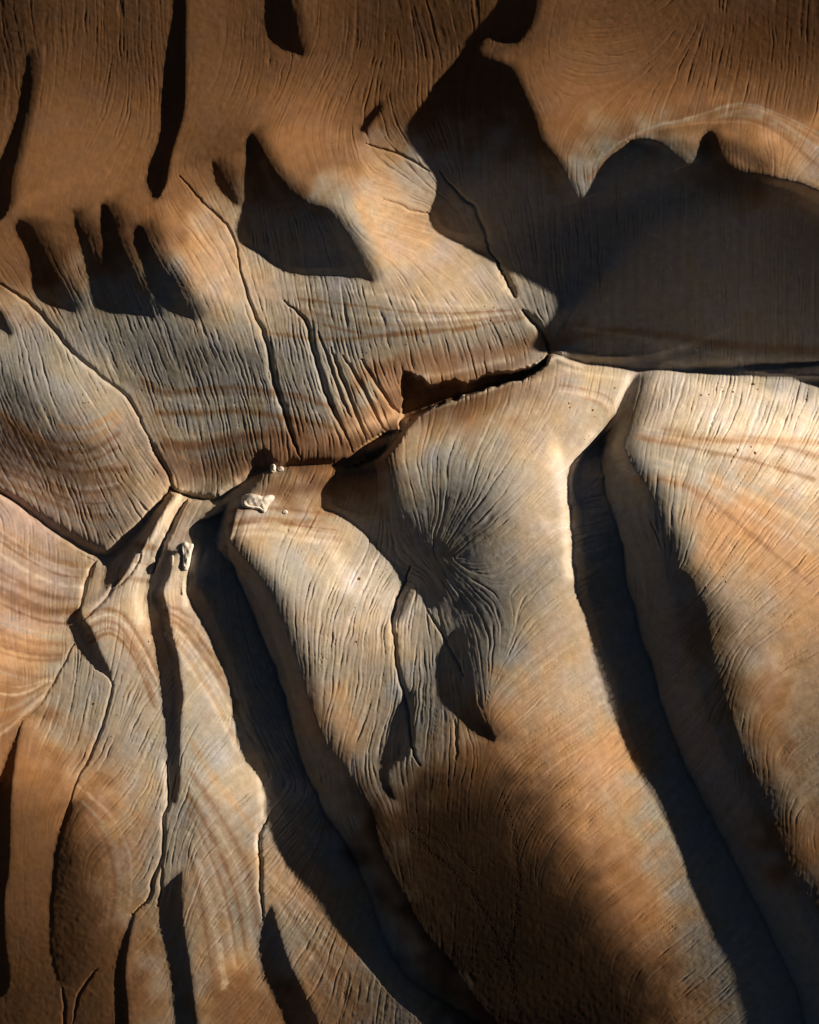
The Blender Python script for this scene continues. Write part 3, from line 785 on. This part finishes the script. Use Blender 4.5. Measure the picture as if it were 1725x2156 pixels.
# ---------------------------------------------------------------- the land as one sheet
def build_ground():
    T = build()
    FINE = 1.4
    CX = np.arange(-56, 1781.1, FINE); CY = np.arange(-56, 2212.1, FINE)
    h, dip, amp, tot, rav = detail(T, CX, CY, FINE)
    h0 = resample(T['h'], (CY-Y0)/STEP, (CX-X0)/STEP)-dip
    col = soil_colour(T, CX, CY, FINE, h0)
    def out(a, sgn):
        o = []; d = 4.0; x = a
        while abs(x-a) < 60000:
            x = x+sgn*d; d *= 1.13; o.append(x)
        return np.array(o)
    LX, RX = out(CX[0], -1)[::-1], out(CX[-1], 1)
    TY_, BY = out(CY[0], -1)[::-1], out(CY[-1], 1)
    FX = np.concatenate([LX, CX, RX]); FY = np.concatenate([TY_, CY, BY])
    # land beyond the survey: the same slopes carried on, sinking into low rolling badlands
    hc = T['h']-crossfade(T['dipR'], T['gx'], T['gy'])
    x, y = np.meshgrid(FX, FY)
    dx = np.maximum(np.maximum(X0-x, x-X1), 0); dy = np.maximum(np.maximum(Y0-y, y-Y1), 0)
    far = np.hypot(dx, dy)
    base = resample(hc, (FY-Y0)/STEP, (FX-X0)/STEP)
    soft = resample(blur(hc, 28), (FY-Y0)/STEP, (FX-X0)/STEP)
    kk = np.exp(-(far/110)**2)
    base = base*kk+soft*(1-kk)
    k = np.exp(-(far/650)**2)
    roll = 0
    for i, (wl, a) in enumerate(((900, 30), (2300, 70), (5200, 120), (420, 12))):
        th = i*1.9+.4
        roll = roll+a*np.abs(np.sin((x*math.cos(th)+y*math.sin(th))/wl+1.3*np.sin((x*math.sin(th)-y*math.cos(th))/wl*.7+i)))
    Z = base*k+(roll-160)*(1-k)
    j0, i0 = len(TY_), len(LX)
    fj = np.clip(np.minimum(np.arange(len(CY)), np.arange(len(CY))[::-1])/24, 0, 1)[:, None]
    fi = np.clip(np.minimum(np.arange(len(CX)), np.arange(len(CX))[::-1])/24, 0, 1)[None]
    e = fj*fi
    Z[j0:j0+len(CY), i0:i0+len(CX)] = h*e+Z[j0:j0+len(CY), i0:i0+len(CX)]*(1-e)
    C = np.empty((len(FY), len(FX), 4), np.float32); C[..., 3] = 1
    jj = np.clip(np.arange(len(FY))-j0, 0, len(CY)-1); ii = np.clip(np.arange(len(FX))-i0, 0, len(CX)-1)
    C[..., :3] = col[jj][:, ii]
    edge = np.maximum(np.maximum(CX[0]-x, x-CX[-1]), np.maximum(CY[0]-y, y-CY[-1]))
    f = np.clip(edge/160, 0, 1)[..., None].astype(np.float32)
    mixn = (.5+.5*np.sin(Z/4+2.5*np.sin(x/700)+2*np.sin(y/530+1)))[..., None]
    wild = np.array([.33, .25, .18])*mixn+np.array([.21, .125, .07])*(1-mixn)
    C[..., :3] = C[..., :3]*(1-f)+wild*f
    ny, nx = Z.shape
    V = np.empty((ny, nx, 3), np.float32)
    V[..., 0] = (x-862.5)*M; V[..., 1] = -(y-1078)*M; V[..., 2] = Z*M
    me = bpy.data.meshes.new("ground")
    nv, nf = ny*nx, (ny-1)*(nx-1)
    me.vertices.add(nv); me.vertices.foreach_set("co", V.ravel())
    idx = np.arange(nv, dtype=np.int32).reshape(ny, nx)
    q = np.stack([idx[1:, :-1], idx[1:, 1:], idx[:-1, 1:], idx[:-1, :-1]], -1).reshape(-1)
    me.loops.add(nf*4); me.loops.foreach_set("vertex_index", q)
    me.polygons.add(nf); me.polygons.foreach_set("loop_start", np.arange(0, nf*4, 4, dtype=np.int32))
    me.update(calc_edges=True)
    me.shade_smooth()
    at = me.attributes.new("sediment", 'FLOAT_COLOR', 'POINT')
    at.data.foreach_set("color", C.ravel())
    ob = bpy.data.objects.new("ground", me); COL.objects.link(ob)
    ob['kind'] = 'structure'
    ob['label'] = 'bare badland slopes of banded tan, grey and brown clay cut by rills'
    global HG; HG = (CX, CY, h)
    return ob

def height_at(u, v):
    CX, CY, h = HG
    return float(bilin(h, np.array([(v-CY[0])/(CY[1]-CY[0])]), np.array([(u-CX[0])/(CX[1]-CX[0])]))[0])

def earth_material():
    m = bpy.data.materials.new("clay_slopes"); m.use_nodes = True
    n, l = m.node_tree.nodes, m.node_tree.links
    b = n['Principled BSDF']; b.inputs['Roughness'].default_value = .95
    b.inputs['Specular IOR Level'].default_value = .12
    a = n.new('ShaderNodeAttribute'); a.attribute_name = 'sediment'
    tc = n.new('ShaderNodeTexCoord')
    n1 = n.new('ShaderNodeTexNoise'); n1.inputs['Scale'].default_value = 2.2; n1.inputs['Detail'].default_value = 8; n1.inputs['Roughness'].default_value = .65
    l.new(tc.outputs['Object'], n1.inputs['Vector'])
    r = n.new('ShaderNodeMapRange'); r.inputs[1].default_value = .25; r.inputs[2].default_value = .75
    r.inputs[3].default_value = .88; r.inputs[4].default_value = 1.12
    l.new(n1.outputs[0], r.inputs[0])
    n3 = n.new('ShaderNodeTexNoise'); n3.inputs['Scale'].default_value = 5.5; n3.inputs['Detail'].default_value = 3
    l.new(tc.outputs['Object'], n3.inputs['Vector'])
    r3 = n.new('ShaderNodeMapRange'); r3.inputs[1].default_value = .66; r3.inputs[2].default_value = .74
    r3.inputs[3].default_value = 1.0; r3.inputs[4].default_value = .72
    l.new(n3.outputs[0], r3.inputs[0])
    sp = n.new('ShaderNodeMath'); sp.operation = 'MULTIPLY'
    l.new(r.outputs[0], sp.inputs[0]); l.new(r3.outputs[0], sp.inputs[1])
    mx = n.new('ShaderNodeVectorMath'); mx.operation = 'MULTIPLY'
    l.new(a.outputs['Color'], mx.inputs[0]); l.new(sp.outputs[0], mx.inputs[1])
    l.new(mx.outputs[0], b.inputs['Base Color'])
    n2 = n.new('ShaderNodeTexNoise'); n2.inputs['Scale'].default_value = 6; n2.inputs['Detail'].default_value = 6; n2.inputs['Roughness'].default_value = .7
    l.new(tc.outputs['Object'], n2.inputs['Vector'])
    bp = n.new('ShaderNodeBump'); bp.inputs['Strength'].default_value = .55; bp.inputs['Distance'].default_value = .07
    l.new(n2.outputs[0], bp.inputs['Height']); l.new(bp.outputs[0], b.inputs['Normal'])
    return m

ground = build_ground()
ground.data.materials.append(earth_material())

# ---------------------------------------------------------------- rocks and loose stones
def rock_material(name, c0, c1):
    m = bpy.data.materials.new(name); m.use_nodes = True
    n, l = m.node_tree.nodes, m.node_tree.links
    b = n['Principled BSDF']; b.inputs['Roughness'].default_value = .9; b.inputs['Specular IOR Level'].default_value = .2
    tc = n.new('ShaderNodeTexCoord')
    t = n.new('ShaderNodeTexNoise'); t.inputs['Scale'].default_value = 1.4; t.inputs['Detail'].default_value = 7
    l.new(tc.outputs['Object'], t.inputs['Vector'])
    r = n.new('ShaderNodeValToRGB'); r.color_ramp.elements[0].color = (*c0, 1); r.color_ramp.elements[1].color = (*c1, 1)
    r.color_ramp.elements[0].position = .35; r.color_ramp.elements[1].position = .62
    l.new(t.outputs[0], r.inputs[0]); l.new(r.outputs[0], b.inputs['Base Color'])
    bp = n.new('ShaderNodeBump'); bp.inputs['Strength'].default_value = .5; bp.inputs['Distance'].default_value = .08
    l.new(t.outputs[0], bp.inputs['Height']); l.new(bp.outputs[0], b.inputs['Normal'])
    return m
PALE = rock_material("pale_rock", (.74, .65, .56), (.90, .84, .77))
RUST = rock_material("rust_stone", (.24, .12, .06), (.46, .26, .13))

def outcrop(name, label, cat, outline, high, seed, group=None, spike=0):
    """a craggy rock standing out of the slope, its foot following the given outline (map units)"""
    r = np.random.default_rng(seed)
    p = smooth_line(outline, True, 1)
    c = p.mean(0)
    rings = 9
    waves = [(r.uniform(0, 6.28), r.uniform(.12, .4), r.uniform(.4, .9)) for _ in range(6)]
    n = 56
    t = np.linspace(0, 1, n, endpoint=False)
    seg = np.vstack([p, p[:1]]); d = np.concatenate([[0], np.cumsum(np.hypot(*np.diff(seg, axis=0).T))]); d /= d[-1]
    foot = np.stack([np.interp(t, d, seg[:, k]) for k in (0, 1)], 1)
    top = c+np.array([0.12, -.1])*np.ptp(p, 0)
    verts = []
    for k in range(rings):
        f = k/(rings-1)
        for q in foot:
            s = (1-f)**.8
            w = top+(q-top)*(s*1.0)
            cr = sum(a*math.sin(w[0]*fr+w[1]*fr*.8*math.cos(ph)+ph) for ph, fr, a in waves)
            cell = abs((w[0]*.10+w[1]*.14+seed) % 2-1)+abs((w[0]*.17-w[1]*.08+seed) % 2-1)
            z = high*(1-s**2.2)**.55*(.80+.10*cell/2+.035*cr)
            verts.append(((w[0]-862.5)*M, -(w[1]-1078)*M, (height_at(*w) if f < .3 else 0)*M, f, z))
    g0 = min(v[2] for v in verts[:n*2]); gm = sum(v[2] for v in verts[:n*2])/(2*n)
    co = []
    for x, y, zg, f, z in verts:
        b = zg if f < .3 else gm*.6+.4*height_at(x/M+862.5, 1078-y/M)*M
        co.append((x, y, b-(.35 if f == 0 else 0)+z*M))
    co.append(((top[0]-862.5)*M, -(top[1]-1078)*M, co[-1][2]+.1*high*M))
    base = gm
    o = ((c[0]-862.5)*M, -(c[1]-1078)*M, g0)
    co = [(a-o[0], b-o[1], z-o[2]) for a, b, z in co]
    faces = []
    for k in range(rings-1):
        for i in range(n):
            j = (i+1) % n
            faces.append((k*n+i, (k+1)*n+i, (k+1)*n+j, k*n+j))
    faces += [((rings-1)*n+i, rings*n, (rings-1)*n+(i+1) % n) for i in range(n)]
    me = bpy.data.meshes.new(name); me.from_pydata(co, [], faces); me.update()
    me.materials.append(PALE)
    ob = bpy.data.objects.new(name, me); ob.location = o; COL.objects.link(ob)
    ob['label'] = label; ob['category'] = cat
    if group: ob['group'] = group
    return ob

outcrop("rock_outcrop", "large jagged whitish rock outcrop crowning the head of the broad rilled spur", "rock",
        [507,1046,518,1038,540,1040,556,1046,562,1042,578,1041,581,1050,568,1062,562,1078,556,1082,549,1074,538,1072,524,1071,510,1068,505,1058], 15, 3)
outcrop("boulder", "left and taller of two small white boulders on the lip of the valley", "rock",
        [569,978,574,974,580,978,582,985,581,993,575,997,570,993,568,985], 9, 5)
outcrop("boulder", "right and squatter of two small white boulders on the lip of the valley", "rock",
        [585,984,590,981,597,983,599,989,595,993,588,993,584,989], 6, 8)
outcrop("rock_pinnacle", "brilliant white rock cap at the tip of the narrow pale ridge", "rock",
        [383,1144,388,1139,394,1140,398,1144,409,1143,410,1150,405,1165,402,1185,397,1204,388,1204,385,1190,386,1170,383,1158], 12, 11)
outcrop("rock_spike", "thin pale rock spike left of the white ridge tip", "rock",
        [360,1170,364,1167,367,1171,367,1182,365,1192,361,1191,360,1180], 7, 13)
outcrop("crest_rock", "small white rock where the dark canyon meets the valley", "rock",
        [856,880,863,878,865,884,859,893,855,900,852,896,853,886], 7, 17)
outcrop("crest_rock", "white stub of rock halfway along the serrated canyon rim", "rock",
        [970,832,975,829,980,829,979,834,973,838,968,838], 5, 19)
outcrop("crest_rock", "lowest and leftmost pale rock along the serrated canyon rim", "rock",
        [914,853,919,850,925,851,924,857,918,860,913,859], 4, 23)
outcrop("low_rock", "low pale rock knob just below the large whitish outcrop", "rock",
        [596,1076,600,1073,606,1075,608,1080,602,1083,596,1081], 4, 29)

def stone_mesh(seed):
    r = np.random.default_rng(seed)
    import bmesh
    bm = bmesh.new(); bmesh.ops.create_icosphere(bm, subdivisions=2, radius=1)
    ph = r.uniform(0, 6.28, 6); ax = r.standard_normal((6, 3))
    for v in bm.verts:
        c = np.array(v.co); s = 1+.13*sum(math.sin(2.1*(c@a)+p) for a, p in zip(ax, ph))
        v.co = v.co*s; v.co.z *= .62; v.co.x *= 1.15
    me = bpy.data.meshes.new("stone"); bm.to_mesh(me); bm.free(); me.materials.append(RUST)
    return me
STONES = [stone_mesh(s) for s in range(5)]
BEDS_OF_STONES = [   # count, centre u, v, spread u, v, slant, size, what and where, group
(8, 1240, 885, 24, 40, .2, 2.0, "rust stones on the pale spur by the shadow", "rust stones on the pale spur"),
(8, 1545, 822, 60, 8, .06, 2.2, "rust stones topping the bright right-hand slope", "rust stones along the slope top"),
(9, 1560, 960, 130, 55, 0, 1.8, "stones down the bright right-hand slope", "scattered stones on the right slope"),
(9, 1055, 682, 55, 16, -.45, 1.9, "brown stones left of the forked crack", "brown stones weathering from the bed"),
(8, 790, 742, 60, 14, .1, 1.8, "brown stones between the central gullies", "brown stones among the gullies"),
(7, 178, 838, 14, 14, 0, 1.8, "stones clustered on the left grey flank", "stone cluster on the left flank"),
(9, 745, 1270, 90, 60, 0, 1.8, "stones on the broad central spur", "stones in the rills of the central spur"),
(9, 250, 1480, 70, 60, 0, 1.7, "stones on the slope beneath the banded knob", "stones below the banded knob"),
(7, 1515, 1205, 28, 24, 0, 1.8, "dark stones right of the long shadow", "stones on the brown saddle"),
]
ORDER = ["leftmost", "second from the left", "third from the left", "fourth from the left", "fifth from the left",
         "sixth from the left", "seventh from the left", "eighth from the left", "ninth from the left"]
sr = np.random.default_rng(77)
for n, cu, cv, su, sv, sl, size, what, group in BEDS_OF_STONES:
    spots = sorted((cu+sr.normal()*su*.9, sr.normal()*sv*.9) for k in range(n))
    for k, (u, dv) in enumerate(spots):
        v = cv+dv-sl*(u-cu)
        s = size*min(sr.lognormal(-.35, .4), 1.8)*M
        ob = bpy.data.objects.new("stone", STONES[int(sr.integers(5))])
        ob.location = ((u-862.5)*M, -(v-1078)*M, height_at(u, v)*M+s*.25)
        ob.rotation_euler = (0, 0, sr.uniform(0, 6.28)); ob.scale = (s, s, s)
        place = "rightmost" if k == n-1 else ORDER[k]
        ob['label'] = place+" of the "+what; ob['category'] = 'stone'; ob['group'] = group
        COL.objects.link(ob)
